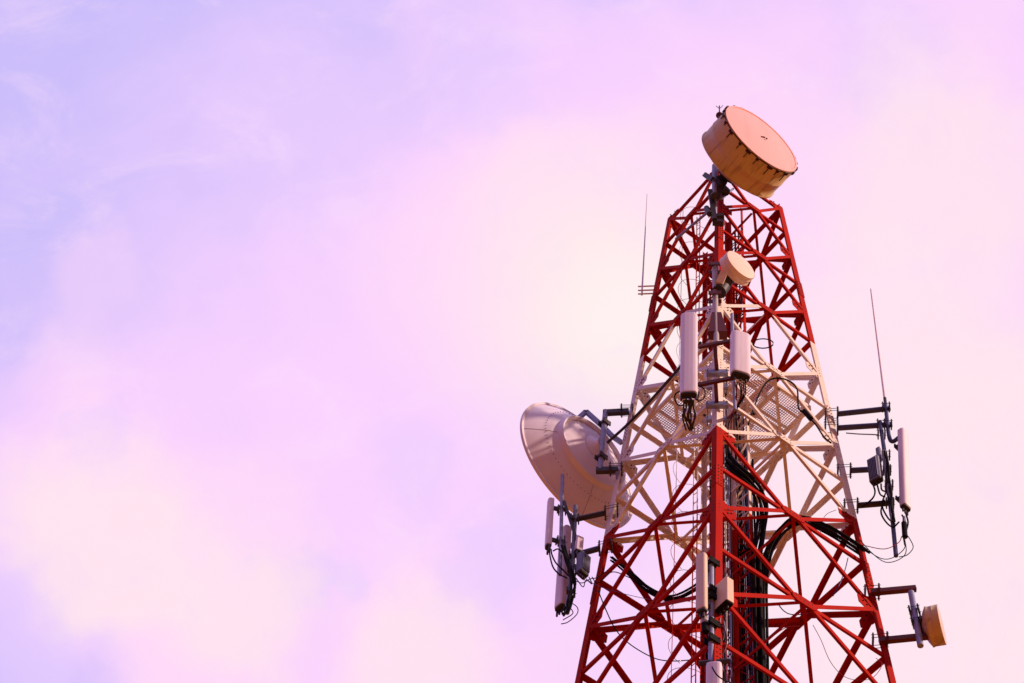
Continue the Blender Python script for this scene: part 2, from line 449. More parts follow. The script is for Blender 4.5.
for i in range(int(vl/sp)+1): seg(0, ul, min(i*sp, vl), True, .009, .03)
for i in range(int(ul/sp)+1): seg(0, vl, min(i*sp, ul), False, .009, .026)
pl.build('platform_grating', PAINT, tower)
for (A, B) in [(pc(i, ps+.005), pc((i+1) % 4, ps+.005)) for i in range(4)] + [(o+u*hole[i]-ZU*.0, o+u*hole[i]+v*vl) for i in (0, 1)] + [(o+v*hole[i], o+v*hole[i]+u*ul) for i in (2, 3)]:
    mb = MB(); mb.box(A-ZU*.075, B-ZU*.075, .07, .10, ZU.cross(B-A)); mb.build('platform_beam', PAINT, tower)
for i in range(1, 7):
    if i in (3, 4): continue
    A = o+v*(vl*i/7)-ZU*.05; mb = MB(); mb.box(A, A+u*ul, .04, .06, v); mb.build('platform_joist', PAINT, tower)

# inner cable ladder: two rails with lacing, third post and climbing ladder, all truly vertical
zr = Z_BOTWHITE
QB, QA, QC = atz(735, 529, zr), atz(752, 515, zr), atz(704, 566, zr)
QD = QC + (QA-QB)*1.1
def vert(p, z): return Vector((p.x, p.y, z))
ZT = ZK[0]-.35
def rail(p, w, name, uu, vv, zlo=GZ):
    mb = MB(); mb.angle(vert(p, zlo), vert(p, ZT), w, .01, uu, vv); return mb.build(name, PAINT, tower)
rack = MB()
dBA = (QA-QB); dBA.z = 0; dh = dBA.normalized()
rail(QB-dh*.06, .125, 'cable_rack_rail', dh, Vector((dh.y, -dh.x, 0)))
rail(QA, .07, 'cable_rack_rail', -dh, Vector((dh.y, -dh.x, 0)))
rail(QD, .09, 'cable_rack_rail', -dh, Vector((-dh.y, dh.x, 0)))
rail((QC+QD)/2+Vector((.1, .2, 0)), .05, 'cable_rack_rail', -dh, Vector((-dh.y, dh.x, 0)))
rail(QC, .095, 'cable_rack_rail', dh, Vector((dh.y, -dh.x, 0)))
z = 12.0; s_ = 1; lace = MB(); lace2 = MB(); lace3 = MB()
wz = .62
while z < ZT-1:
    A, B = (QB, QA) if s_ > 0 else (QA, QB)
    lace.box(vert(A, z), vert(B, z+wz), .045, .008, Vector((dh.y, -dh.x, 0)))
    lace.box(vert(QB, z), vert(QA, z), .04, .008, ZU)
    A, B = (QB, QC) if s_ > 0 else (QC, QB)
    lace2.box(vert(A, z), vert(B, z+wz*1.5), .05, .008, ZU)
    lace2.box(vert(QC, z+.02), vert(QB, z+.02), .04, .01, ZU)
    A, B = (QD, QC) if s_ > 0 else (QC, QD)
    lace3.box(vert(A, z+.1), vert(B, z+wz), .04, .008, ZU)
    A, B = (QD, QA) if s_ > 0 else (QA, QD)
    lace3.box(vert(A, z+.1), vert(B, z+wz), .04, .008, ZU)
    lace3.box(vert(QD, z+.05), vert(QA, z+.05), .04, .01, ZU)
    z += wz; s_ = -s_
lace3.build('rack_lacing', PAINT, tower); lace.build('rack_lacing', PAINT, tower); lace2.build('rack_lacing', PAINT, tower)
# climbing ladder with its cage hoops
LA, LB = atz(693.3, 517, zr), atz(697.2, 514, zr)
ld = (LB-LA).normalized()
for p in (LA, LB):
    mb = MB(); mb.tube(vert(p, 4), vert(p, ZT-.3), .013, 6); mb.build('ladder_stile', PAINT, tower)
z = 14
while z < ZT-.4:
    lr = MB(); lr.tube(vert(LA, z), vert(LB, z), .009, 5); lr.build('ladder_rung', PAINT, tower); z += .30
z = 14.0; nrm_l = Vector((-ld.y, ld.x, 0)); 
if nrm_l.y > 0: nrm_l = -nrm_l
mc = (LA+LB)/2
while z < ZT-.5:
    mb = MB(); pts = []
    for i in range(13):
        a = math.pi*i/12
        pts.append(vert(mc, z) + ld*math.cos(a)*.36 + nrm_l*math.sin(a)*.55)
    mb.path(pts, .0055, 5, 1); mb.build('cage_hoop', PAINT, tower); z += .9
cs = MB()
for a in (90,):
    p = mc + ld*math.cos(R(a))*.36+nrm_l*math.sin(R(a))*.55
    cs.tube(vert(p, 14), vert(p, ZT-.6), .007, 5)
cs.build('cage_strips', PAINT, tower)

# ------------------------------------------------------------ generic hardware
def legpt(c_, py):
    lo, hi = 5.0, 46.0
    for _ in range(40):
        m_ = (lo+hi)/2
        if proj(corner(c_, m_))[1] > py: lo = m_
        else: hi = m_
    return corner(c_, lo)
def clamp(mb, p, axis, r=.11, t=.03):
    """two plates with stud bolts gripping a leg or pole at p; axis = direction of the arm"""
    axis = axis.normalized(); s = axis.cross(ZU).normalized()
    for q in (-r, r):
        mb.box(p+axis*q-s*(r+.03), p+axis*q+s*(r+.03), .13, t, ZU)
    for sx_ in (-.12*r/.12, .12*r/.12):
        for sz in (-.04, .04):
            if sz < 0 and r < .1: continue
            mb.tube(p+s*sx_+ZU*sz-axis*(r+.035), p+s*sx_+ZU*sz+axis*(r+.035), .007, 6)
def ring(mb, p, ax, r, w=.05, t=.015):
    ax = ax.normalized(); mb.lathe(p-ax*w/2, ax, [(0, r), (0, r+t), (w, r+t), (w, r), (0, r)], 14, smooth=False)

def panel_antenna(top, bot, w, d, az, label, m=PANELW, conn=3, group=None, bar_dir=None):
    up = (top-bot).normalized(); nv = azv(az); s = up.cross(nv).normalized(); nv = s.cross(up).normalized()
    T = thing('panel_antenna', bot, label, 'antenna', group)
    prof = []
    for i in range(13):
        a = math.pi*i/12
        prof.append((w/2*math.copysign(abs(math.cos(a))**.55, math.cos(a)), d*.35+d*.65*math.sin(a)**.7))
    prof += [(-w/2, 0), (-w/2*.9, -d*.12), (w/2*.9, -d*.12), (w/2, 0)]
    mb = MB(); L = (top-bot).length
    secs = [(0, .86), (.02, .98), (.05, 1), (L-.05, 1), (L-.02, .97), (L, .82)]
    n = len(prof); vs = []
    for (h_, s2) in secs: vs += [bot+up*h_ + s*p[0]*s2 + nv*(p[1]*s2) for p in prof]
    fs = [[i*n+k, i*n+(k+1) % n, (i+1)*n+(k+1) % n, (i+1)*n+k] for i in range(len(secs)-1) for k in range(n)]
    mb.add(vs, fs, 0, False); mb.add(vs, [list(range(n))[::-1], list(range(len(vs)-n, len(vs)))], 0)
    mb.build('radome', m, T)
    e = MB(); e.prism(bot-up*.035, bot+up*.002, [(p[0]*.93, p[1]*.93) for p in prof], s, nv); e.build('end_cap', DARK, T)
    for i in range(conn):
        x = (i-(conn-1)/2)*w*.28
        e = MB(); e.tube(bot-up*.16+s*x+nv*d*.3, bot-up*.03+s*x+nv*d*.3, .022, 8); e.build('connector', DARK, T)
    for fz in (.16, .84):
        p = bot+up*L*fz - nv*d*.1
        e = MB(); e.box(p, p-nv*.14, .10, .05, up); e.box(p-nv*.12-up*.06, p-nv*.12+up*.06, .14, .03, s); e.build('bracket', DARK, T)
    return T, up, s, nv

def radio_unit(P, az, w, d, h, label, m=GREY, under=DARK, fins=True, group=None):
    """P: bottom centre"""
    T = thing('radio_unit', P, label, 'radio unit', group)
    nv = azv(az); s = ZU.cross(nv)
    mb = MB(); b_ = .02
    prof = [(-w/2+b_, -d/2), (w/2-b_, -d/2), (w/2, -d/2+b_), (w/2, d/2-b_), (w/2-b_, d/2), (-w/2+b_, d/2), (-w/2, d/2-b_), (-w/2, -d/2+b_)]
    mb.prism(P, P+ZU*h, prof, s, nv); mb.build('housing', m, T)
    mb = MB(); mb.prism(P-ZU*.03, P+ZU*.004, [(x*.93, y*.9) for x, y in prof], s, nv); mb.build('base_plate', under, T)
    if fins:
        for i in range(7):
            x = (i-3)*w/8; e = MB(); e.box(P+s*x+nv*(d/2+.014)+ZU*.04, P+s*x+nv*(d/2+.014)+ZU*(h-.04), .010, .03, s); e.build('cooling_fin', m, T)
    for i in range(3):
        x = (i-1)*w*.27; e = MB(); e.tube(P+s*x-ZU*.11, P+s*x-ZU*.02, .02, 8); e.build('connector', DARK, T)
    e = MB(); q = P+ZU*h; e.path([q-s*w*.3, q-s*w*.3+ZU*.05, q+s*w*.3+ZU*.05, q+s*w*.3], .010, 6, 1); e.build('handle', DARK, T)
    return T

def cable(pts, r, label, m=BLACK, name='cable', group=None):
    mb = MB(); mb.path(pts, r, 6, 6); o_ = mb.build(name, m, None, pts[0]); return tag(o_, label, 'cable', group)

def bundle(pts, k, r, spread, label, name='cable_bundle', m=BLACK):
    T = thing(name, pts[0], label, 'cable bundle'); rnd = random.Random(len(pts)*k+int(pts[0].x*10))
    for i in range(k):
        a = 2*math.pi*i/k+rnd.random(); rr = spread*(.35+.65*rnd.random())
        P = []
        for j, p in enumerate(pts):
            w_ = .7+.5*rnd.random()
            P.append(p + (RT*math.cos(a)+UP*math.sin(a)*1.0+FW*math.sin(a+1)*.6)*rr*w_)
        mb = MB(); mb.path(P, r*(.85+.3*rnd.random()), 7, 7); mb.build('cable', m, T)
    return T

# ------------------------------------------------------------ shrouded drum antennas
def drum(F, n_, D, depth, label, back=.16, clips=0, mats=(RADOME, SHROUD), name='drum_antenna', hub=True, dome=.05):
    n_ = n_.normalized(); r = D/2
    T = thing(name, F-n_*depth, label, 'antenna')
    mb = MB(); mb.lathe(F, n_, [(0.0, r*.985), (.004, r*.93), (dome*.6, r*.6), (dome*.9, r*.3), (dome, .001)], 64); mb.build('radome', mats[0], T)
    if clips:
        mb = MB(); mb.lathe(F, n_, [(-.012, r*1.0), (.012, r*1.0), (.014, r*.955), (-.0, r*.955)], 64, smooth=False); mb.build('rim_band', mats[0], T)
        u = n_.orthogonal().normalized(); v = n_.cross(u)
        mb = MB(); mb.lathe(F-n_*.0, n_, [(-.04, r*1.008), (-.04, r*1.016), (-.014, r*1.016), (-.014, r*1.008), (-.04, r*1.008)], 64, smooth=False); mb.build('rim_channel', BOLT, T)
        crn = random.Random(11)
        for i in range(clips):
            a = 2*math.pi*(i+crn.uniform(-.2, .2))/clips; cl = crn.uniform(.12, .34)
            d_ = u*math.cos(a)+v*math.sin(a); tg = n_.cross(d_)
            e = MB(); e.box(F+d_*r*1.018-n_*cl, F+d_*r*1.018-n_*.05, .016, .016, tg); e.box(F+d_*r*1.03-n_*.09, F+d_*r*1.03-n_*.01, .07 if i % 2 else .14, .03, tg)
            e.build('radome_clip', BOLT, T)
        e = MB(); e.box(F+n_*(dome+.0)+u*.07, F+n_*(dome+.012)-u*.07, .03, .03, v)
        for q in (-.09, .0, .09): e.box(F+n_*(dome-.01)+RT*q-UP*q*.4, F+n_*(dome+.02)+RT*q-UP*q*.4, .04, .03, u)
        e.build('vent', BOLT, T)
    mb = MB(); mb.lathe(F, n_, [(-.0, r*1.0), (-.03, r*1.012), (-depth*.55, r*1.0), (-depth*.56, r*1.008), (-depth*.60, r*1.008), (-depth*.61, r*1.0), (-depth, r*.995), (-depth-.012, r*1.02), (-depth-.04, r*1.02), (-depth-.045, r*.97)], 64)
    mb.build('shroud', mats[1], T)
    prof = []
    for i in range(9):
        t = i/8; rr = r*.97*(1-t)+.10*t*r*2*.0+.12*r*t
        prof.append((-depth-.045-back*(1-((rr/(r*.97))**2)), rr))
    prof.append((-depth-.045-back, .001))
    mb = MB(); mb.lathe(F, n_, prof, 64); mb.build('reflector', mats[1], T)
    if hub:
        B = F-n_*(depth+back+.02)
        mb = MB(); mb.lathe(B, n_, [(0, r*.26), (-.09, r*.26), (-.10, r*.2), (-.1, .001)], 24, smooth=False); mb.build('hub', DARK, T)
    return T

# top drum
nD = azv(310)
FD = at(761.5, 138.7, 20.45)
DD = 2.24
T1 = drum(FD, nD, DD, .86, 'huge cream drum antenna with pinkish round face on the very top of the tower', back=.34, clips=22)
# its mount
pt, pb = at(714.5, 172, 21.35), at(714.5, 216, 21.35)
MT = thing('antenna_mount', pb, 'dark bracket and grey pipe holding the huge top drum on the front leg', 'mount')
mb = MB(); mb.tube(pb, pt+(pt-pb)*.15, .065, 12); mb.build('pipe', GALV, MT)
hubp = FD-nD*1.33
for f_ in (.35, .8):
    q = pb+(pt-pb)*f_; mb = MB(); mb.box(q, q+(hubp-q)*.9, .16, .10, ZU); mb.build('bracket_arm', DARK, MT)
mb = MB(); mb.box(at(705, 175, 21.5), at(713, 179.5, 21.3), .12, .10, ZU); mb.build('bracket_arm', DARK, MT)
mb = MB(); mb.box(at(710, 190, 21.2), at(714.5, 219, 21.2), .11, .06, RT); mb.build('back_plate', DARK, MT)
for (x0, y0, x1, y1) in ((712, 217.5, 724, 216.5), (713, 222, 724, 223)):
    mb = MB(); mb.box(at(x0, y0, 21.3), at(x1, y1, 21.3), .12, .14, ZU); mb.build('clamp_bar', DARK, MT)
mb = MB(); mb.tube(at(716, 183, 21.3), at(726, 192, 21.7), .12, 10); mb.build('pivot_block', DARK, MT)
mb = MB(); mb.tube(at(714.5, 196, 21.0), at(714, 195, 21.35), .085, 14); mb.build('pipe_end', DARK, MT)
mb = MB(); mb.tube(at(721, 199, 21.5), at(733, 189, 22.3), .03, 8); mb.build('side_strut', GALV, MT)
mb = MB(); mb.tube(at(676, 239, 22.4), at(709, 211, 21.3), .035, 8); mb.build('stay_pipe', GALV, MT)
mb = MB(); mb.tube(at(706.5, 208, 21.3), at(709.5, 214, 21.2), .07, 8); mb.build('stay_pivot', DARK, MT)
# obstruction light behind the drum
op = at(721, 138, 22.6); oq = at(719.5, 116, 22.6)
OL = thing('obstruction_light', op, 'small red warning light with thin antenna tips poking up beside the huge top drum', 'light')
mb = MB(); mb.tube(Vector((op.x, op.y, ZK[0]-.2)), oq, .05, 8); mb.build('post', MAROON, OL)
mb = MB(); mb.lathe(oq, ZU, [(-.20, .055), (.0, .06), (.02, .10), (.06, .10), (.08, .055), (.2, .045), (.24, .001)], 14); mb.build('lamp_body', MAROON, OL)
tip = oq+ZU*.2
mb = MB(); mb.tube(tip, tip+ZU*.45, .018, 6); mb.path([tip+ZU*.28, tip+ZU*.36+RT*.05, tip+ZU*.48+RT*.10], .010, 5, 1); mb.path([tip+ZU*.28, tip+ZU*.36-RT*.05, tip+ZU*.44-RT*.09], .010, 5, 1); mb.build('finial', DARK, OL)

# small central drum
FS = at(741, 264.6, 20.55)
drum(FS, azv(312), .80, .20, 'small cream drum antenna bolted to the front leg below the top section', back=.14, name='drum_antenna', mats=(CREAMP, CREAMP), dome=.02)
pt, pb = at(714.6, 268, 20.75), at(716.5, 343, 20.75)
MT = thing('antenna_mount', pb, 'pale lilac pipe and dark cylinder holding the small central drum', 'mount')
mb = MB(); mb.tube(pb, pt, .058, 12); mb.build('pipe', TAPE, MT)
a_ = FS-azv(312)*.34
mb = MB(); mb.tube(a_, at(719, 292, 20.75), .16, 14); mb.build('radio_housing', DARK, MT)
mb = MB(); mb.box(at(719, 284, 20.6), at(724, 273, 20.5), .16, .10, RT); mb.build('side_housing', PANELB, MT)
for y0 in (268, 297):
    p = at(715, y0, 20.75); q = legpt(0, y0+5); mb = MB(); mb.box(p, q+(q-p)*.1, .18, .12, ZU); clamp(mb, p, azv(270)); mb.build('clamp', MAROON, MT)
mb = MB()
c0_, c1_ = at(716.5, 312, 20.7), at(717.5, 331, 20.7)
vs = [c0_-RT*.10, c0_+RT*.10, c1_+RT*.20, c1_-RT*.20]
mb.add(vs+[p+Vector((0, .22, 0)) for p in vs], [[3, 2, 1, 0], [4, 5, 6, 7], [0, 1, 5, 4], [1, 2, 6, 5], [2, 3, 7, 6], [3, 0, 4, 7]])
mb.build('base_bracket', MAROON, MT)

# ------------------------------------------------------------ the large dish on the left
nB = azv(136)
def big_dish():
    D = 3.28; r = D/2; Fc = at(577.5, 465, 24.2)
    T = thing('dish_antenna', Fc, 'very large white parabolic dish seen from behind on the left leg', 'antenna')
    # reflector opens towards nB, back bulges to -nB
    dep = .66; prof = []
    for i in range(17):
        rr = r*(1-i/16)+.001; prof.append((-dep*(1-(rr/r)**2), rr))
    mb = MB(); mb.lathe(Fc, nB, prof, 96); mb.lathe(Fc, nB, [(a+.02, b) for a, b in prof[::-1]], 96); mb.build('reflector', DISHW, T)
    mb = MB(); mb.lathe(Fc, nB, [(-.035, r*.985), (-.035, r*1.02), (.03, r*1.02), (.03, r*.99), (-.035, r*.985)], 96, smooth=False); mb.build('rim', DISHW, T)
    # rivet ring
    u = nB.orthogonal().normalized(); v = nB.cross(u)
    for i in range(72):
        mb = MB()
        a = 2*math.pi*i/72; rr = r*.74; p = Fc-nB*(dep*(1-.74**2)+.006)+(u*math.cos(a)+v*math.sin(a))*rr
        mb.tube(p, p-nB*.010, .010, 6); mb.build('rivet', GREY, T)
    for i in range(4):
        a = 2*math.pi*(i+.3)/4; p = lambda q: Fc-nB*(dep*(1-q**2)+.004)+(u*math.cos(a)+v*math.sin(a))*r*q
        mb = MB(); mb.path([p(.60), p(.7), p(.8), p(.9), p(.985)], .0035, 5, 2); mb.build('panel_seam', GREY, T)
    # stiffening ring at the back
    h0 = dep*(1-.60**2)
    mb = MB(); mb.lathe(Fc, nB, [(-h0+.05, r*.60), (-h0-.12, r*.575), (-h0-.135, r*.57), (-h0-.135, r*.555), (-h0-.06, r*.53)], 96); mb.build('back_ring', DISHW, T)
    mb = MB(); mb.lathe(Fc, nB, [(-dep+.02, .34), (-dep-.06, .20), (-dep-.16, .16), (-dep-.16, .001)], 24, smooth=False); mb.build('hub', DISHW, T)
    mb = MB(); a = Fc-nB*(h0+.12)+ (at(587, 474, 23)-at(604, 447, 23)).normalized()*r*.585
    mb.lathe(a, (a-Fc), [(-.05, .10), (.02, .10), (.02, .001)], 16, smooth=False); mb.build('port', BLACK, T)
    return T, Fc, r, dep, h0
BD, Fc, rB, depB, h0B = big_dish()
YL = 23.5
MT = thing('dish_mount', at(600, 468, YL), 'lilac grey pipe frame with dark arms holding the very large dish', 'mount')
pt, pb = at(605.5, 411, YL), at(600, 470, YL)
mb = MB(); mb.tube(pb, pt, .06, 12); mb.build('pipe', GALV, MT)
for (x0, y0, x1, y1) in ((603, 413, 629, 411.5), (596, 470.5, 618, 470)):
    mb = MB(); mb.box(at(x0, y0, YL), at(x1, y1, YL), .14, .10, ZU); mb.build('arm', DARK, MT)
    mb = MB(); clamp(mb, at(x1-2, y1-1, YL), Vector((1, 0, 0)), .12); mb.build('clamp', DARK, MT)
def bp(x, y): return at(x, y, 24.0)
for seg_ in ([(574, 419), (579, 418), (586, 411.5), (600, 424), (612, 436), (622, 443)],):
    mb = MB()
    for a, b in zip(seg_[:-1], seg_[1:]): mb.box(bp(*a), bp(*b), .10, .08, ZU)
    mb.build('back_frame', GALV, MT)
mb = MB(); hubc = Fc-nB*(depB+.14)
mb.box(hubc, at(603, 440, YL), .14, .10, ZU); mb.build('hub_bracket', DARK, MT)
for y0 in (424, 458):
    p = pb+(pt-pb)*((470-y0)/59); mb = MB(); ring(mb, p, ZU, .06, .08, .03); clamp(mb, p, nB, .08); mb.build('pipe_clamp', DARK, MT)
mb = MB(); mb.tube(at(617, 470, YL), at(619, 482, YL+.1), .05, 8); mb.build('foot_pad', GALV, MT)
mb = MB(); mb.path([at(607, 443, 23.4), at(628, 424, 23.1), at(650, 401, 22.7), at(674, 374, 22.2), at(701, 342, 21.5)], .032, 8, 4); mb.build('stay_pipe', DARK, MT)

# ------------------------------------------------------------ panels and frame on the front leg
YN = 20.25
FR = thing('antenna_mount', legpt(0, 407), 'dark stand-off frame of two crossbars on the white front leg, between two panels', 'mount')
for (x0, y0, x1, y1, lx, ly) in ((698, 347, 731, 341, 717, 373), (698, 385, 733, 378, 717, 405)):
    A, B = at(x0, y0, YN), at(x1, y1, YN); m_ = A+(B-A)*.5
    mb = MB(); mb.box(A, B, .08, .06, ZU); mb.build('crossbar', MAROON, FR)
    L0 = legpt(0, ly)
    e = m_ + (L0-m_)*.95
    mb = MB(); mb.box(m_, e, .075, .06, RT); mb.build('arm', MAROON, FR)
    q = at(lx, ly, L0.y-.05)
    mb = MB(); mb.box(q-RT*.22, q+RT*.22, .13, .10, ZU); mb.box(q-RT*.22+Vector((0, .34, 0)), q+RT*.22+Vector((0, .34, 0)), .13, .08, ZU)
    for sx_ in (-.19, .19): mb.tube(q+RT*sx_-Vector((0, .1, 0)), q+RT*sx_+Vector((0, .5, 0)), .013, 6)
    mb.build('leg_clamp', GALV, FR)
mb = MB(); mb.tube(at(735, 410, YN+.15), at(732, 314, YN+.15), .035, 10); mb.build('pipe', GALV, FR)
mb = MB(); mb.tube(at(690, 404, YN+.2), at(691, 330, YN+.2), .035, 10); mb.build('pipe', GALV, FR)
TP, up, s, nv = panel_antenna(at(689.3, 317.5, YN), at(688.9, 397, YN), .345, .14, 268, 'tall white panel antenna hanging left of the front leg in the white section', conn=4)
TP, up, s, nv = panel_antenna(at(739.5, 337, YN), at(739.5, 378, YN), .40, .16, 290, 'short wide white panel antenna right of the front leg, under the small drum', conn=3)

T = thing('cable_bundle', at(689, 401, YN), 'dark tangle of short cables under the tall white central panel', 'cable bundle')
rnd = random.Random(3)
for i in range(9):
    x = 684+i*1.2; mb = MB()
    mb.path([at(x, 400, YN), at(x-1+rnd.random()*3, 408, YN+.1), at(x-3+rnd.random()*6, 416, YN+.2), at(686+rnd.random()*8, 426+rnd.random()*5, YN+.5)], .018, 6, 5)
    mb.build('cable', DARK, T)
T = thing('cable_bundle', at(741, 383, YN), 'thin cables curling down from the short wide central panel', 'cable bundle')
for i in range(6):
    x = 735+i*2; mb = MB()
    mb.path([at(x, 382, YN), at(x+rnd.random()*3-1, 395, YN+.1), at(733+rnd.random()*6, 410, YN+.4), at(722+i*3, 427, YN+1.6), at(722+i*3.4, 460, 22.8)], .014, 6, 5)
    mb.build('cable', BLACK if i % 3 else REDC, T)
cable([at(697, 385, YN), at(704, 389, YN-.05), at(704.5, 397, YN), at(698, 401, YN+.1), at(699, 392, YN+.15)], .014, 'small dark cable loop beside the base of the tall white central panel')
cable([at(682, 390, YN+.2), at(675, 395, YN+.3), at(677, 404, YN+.4), at(684, 406, YN+.4)], .014, 'dark cable loop left of the tall white central panel')

# ------------------------------------------------------------ right-hand cluster
YR = 23.15
MT = thing('antenna_mount', at(842, 440, YR), 'dark blue-grey side arms and bent pole on the white part of the right leg', 'mount')
def sidearm(x0, y0, x1, y1, r, Y, T, m=ARMB, cl=True, sign=1):
    A, B = at(x0, y0, Y), at(x1, y1, Y); mb = MB(); mb.tube(A, B, r, 12); mb.build('arm', m, T)
    if cl:
        mb = MB(); clamp(mb, A-(B-A).normalized()*.14, (B-A), .13); mb.build('leg_clamp', DARK, T)
sidearm(838, 414, 890, 408.5, .062, YR, MT)
sidearm(838, 428, 892, 424.5, .062, YR, MT)
sidearm(851, 470.5, 880, 469, .062, YR, MT)
sidearm(858, 505.5, 889, 503, .062, YR, MT, DARK)
mb = MB(); mb.path([at(885.5, 404, YR-.06), at(887.5, 424, YR-.06), at(889.5, 438, YR-.06), at(893, 441.5, YR-.06), at(900, 436.5, YR-.06)], .045, 10, 4); mb.build('bent_pipe', ARMB, MT)
mb = MB(); mb.tube(at(880, 422, YR-.15), at(884.5, 452, YR-.15), .045, 10); mb.tube(at(884.5, 452, YR-.15), at(892, 515, YR-.15), .055, 10); mb.tube(at(892, 515, YR-.15), at(896, 556, YR-.15), .045, 10); mb.build('pole', ARMB, MT)
for (x, y) in ((886, 407), (888, 424.5), (881, 424), (881.5, 434), (886, 455), (887, 470), (889, 485), (890, 503)):
    mb = MB(); p = at(x, y, YR-.12); clamp(mb, p, Vector((1, 0, 0)), .07, .025); mb.build('pole_clamp', DARK, MT)
cl_ = [(884, 449), (886, 462), (888, 478), (889, 490), (890, 505), (892, 520)]
T = thing('cable_bundle', at(884, 445, YR-.3), 'dark cables and connectors taped along the right-hand pole', 'cable bundle')
for i in range(6):
    mb = MB(); mb.path([at(x+rnd.random()*5-2.2, y+rnd.random()*3, YR-.25-rnd.random()*.1) for x, y in cl_], .022, 6, 4); mb.build('cable', BLACK if i < 4 else GREY, T)
W1 = thing('whip_antenna', at(886, 407, YR), 'thin pink-white whip antenna rising above the right-hand side arms', 'antenna', None)
mb = MB(); mb.tube(at(886, 408, YR-.06), at(884.8, 398, YR-.06), .035, 8); mb.build('base', DARK, W1)
mb = MB(); mb.tube(at(884.9, 400, YR-.06), at(870.8, 289, YR-.06), .029, 8, 0, .016); mb.build('rod', PANELW, W1)
panel_antenna(at(901.2, 432.5, YR-.1), at(903.6, 509, YR-.1), .23, .13, 318, 'slim white panel antenna on the far right of the right-hand mount', conn=3)
radio_unit(at(876.5, 481, YR-.25), 235, .26, .16, .72, 'grey finned radio box on the right-hand pole, trailing cables')
radio_unit(at(879.5, 459, YR-.2), 235, .10, .09, .36, 'slim grey junction box just above the right-hand radio box', fins=False)
for i, pts in enumerate([
    [(902, 515), (905, 521), (903, 532), (905, 545)], [(906, 514), (908, 523), (905, 535)],
    [(884, 500), (881, 512), (886, 522), (893, 527), (899, 522)], [(886, 492), (882, 505), (888, 518), (895, 524)],
    [(873, 484), (875, 492), (872, 499), (862, 507)], [(877, 484), (880, 494), (885, 497)], [(881, 484), (882, 490), (888, 492)],
    [(860, 540), (872, 553), (885, 562), (898, 560), (906, 552), (904, 535)],
    [(864, 548), (880, 558), (892, 558), (904, 549), (905, 540)], [(862, 545), (884, 549), (898, 543), (902, 536)],
    [(905, 532), (911, 541), (913, 548), (907, 555), (899, 557)]]):
    cable([at(x, y, YR-.2) for x, y in pts], .018 if i < 7 else .009,
          ['dark jumper cable dropping left from the right slim panel', 'dark jumper cable dropping right from the right slim panel',
           'outer loop of cable curling low around the right-hand pole', 'inner loop of cable curling low around the right-hand pole',
           'cable running from the right radio box to the lower arm', 'short middle cable below the right radio box', 'short rightmost cable below the right radio box',
           'lowest thin wire sagging from the right leg to the slim panel', 'middle thin wire sagging from the right leg to the slim panel',
           'uppermost thin reddish wire from the right leg to the slim panel', 'small thin wire loop at the lower right of the slim panel'][i], REDC if i == 9 else BLACK)
T = thing('cable_joint', at(905, 522, YR-.2), 'dark sleeve joint hanging under the right slim panel', 'cable joint')
mb = MB(); mb.tube(at(904, 523, YR-.2), at(905, 537, YR-.2), .055, 10); mb.build('sleeve', BLACK, T)
mb = MB(); mb.tube(at(904, 517, YR-.2), at(904, 523, YR-.2), .03, 8); mb.build('collar', GREY, T)
cable([at(846, 433, YR), at(858, 434, YR), at(872, 434.5, YR), at(879, 435, YR)], .014, 'thin grey wire running just under the second right-hand arm', GREY)

# ------------------------------------------------------------ right small dish
nS = azv(345)
FS2 = at(941.8, 624.5, 23.0)
drum(FS2, nS, .74, .20, 'small golden drum antenna at the lower right, held off the right leg', back=.12, mats=(PANELB, SHROUD), dome=.02)
MT = thing('antenna_mount', at(880, 640, 23.1), 'two dark red arms and a grey pipe holding the lower right drum', 'mount')
for (x0, y0, x1, y1) in ((871, 592.5, 916, 588.5), (879, 641, 930, 636)):
    A, B = at(x0, y0, 23.05), at(x1, y1, 23.05); mb = MB(); mb.box(A, B, .10, .10, ZU); mb.build('arm', MAROON, MT)
    mb = MB(); clamp(mb, A+(B-A)*.02, B-A, .13); mb.build('leg_clamp', MAROON, MT)
mb = MB(); mb.tube(at(911, 592, 22.95), at(920.5, 646, 22.95), .058, 12); mb.build('pipe', GALV, MT)
for (x, y) in ((914.5, 611), (917, 622)):
    p = at(x, y, 22.95); mb = MB(); clamp(mb, p, nS, .08); mb.build('pipe_clamp', DARK, MT)
hb = FS2-nS*.40
mb = MB(); mb.tube(hb+nS*.1, at(917, 618, 22.95), .075, 10); mb.box(hb+ZU*.22, hb-ZU*.22, .10, .08, RT); mb.build('pivot_block', DARK, MT)

# ------------------------------------------------------------ left-hand cluster
YL2 = 23.55
MT = thing('antenna_mount', at(600, 550, YL2), 'dark side arms, slanting struts and two poles on the left leg', 'mount')
sidearm(605, 513, 573, 520, .058, YL2, MT, DARK)
sidearm(599, 548.5, 570, 556.5, .062, YL2, MT, ARMB)
mb = MB(); mb.tube(at(562.5, 475, YL2-.1), at(560, 575, YL2-.1), .038, 10); mb.build('pole', GALV, MT)
mb = MB(); mb.tube(at(575.5, 506, YL2-.05), at(573, 560, YL2-.05), .045, 10); mb.tube(at(573, 560, YL2-.05), at(567, 613, YL2-.05), .05, 10); mb.build('pole', GREY, MT)
for pts in (((564, 501), (577, 541)), ((562, 540), (574, 578)), ((574, 519), (563, 508))):
    mb = MB(); mb.box(at(*pts[0], YL2-.12), at(*pts[1], YL2-.12), .06, .04, RT); mb.build('strut', DARK, MT)
for (x, y) in ((562, 510), (575, 519), (561.5, 541), (573.5, 556), (572, 570), (571, 592)):
    mb = MB(); clamp(mb, at(x, y, YL2-.08), Vector((1, 0, 0)), .07, .025); mb.build('pole_clamp', DARK, MT)
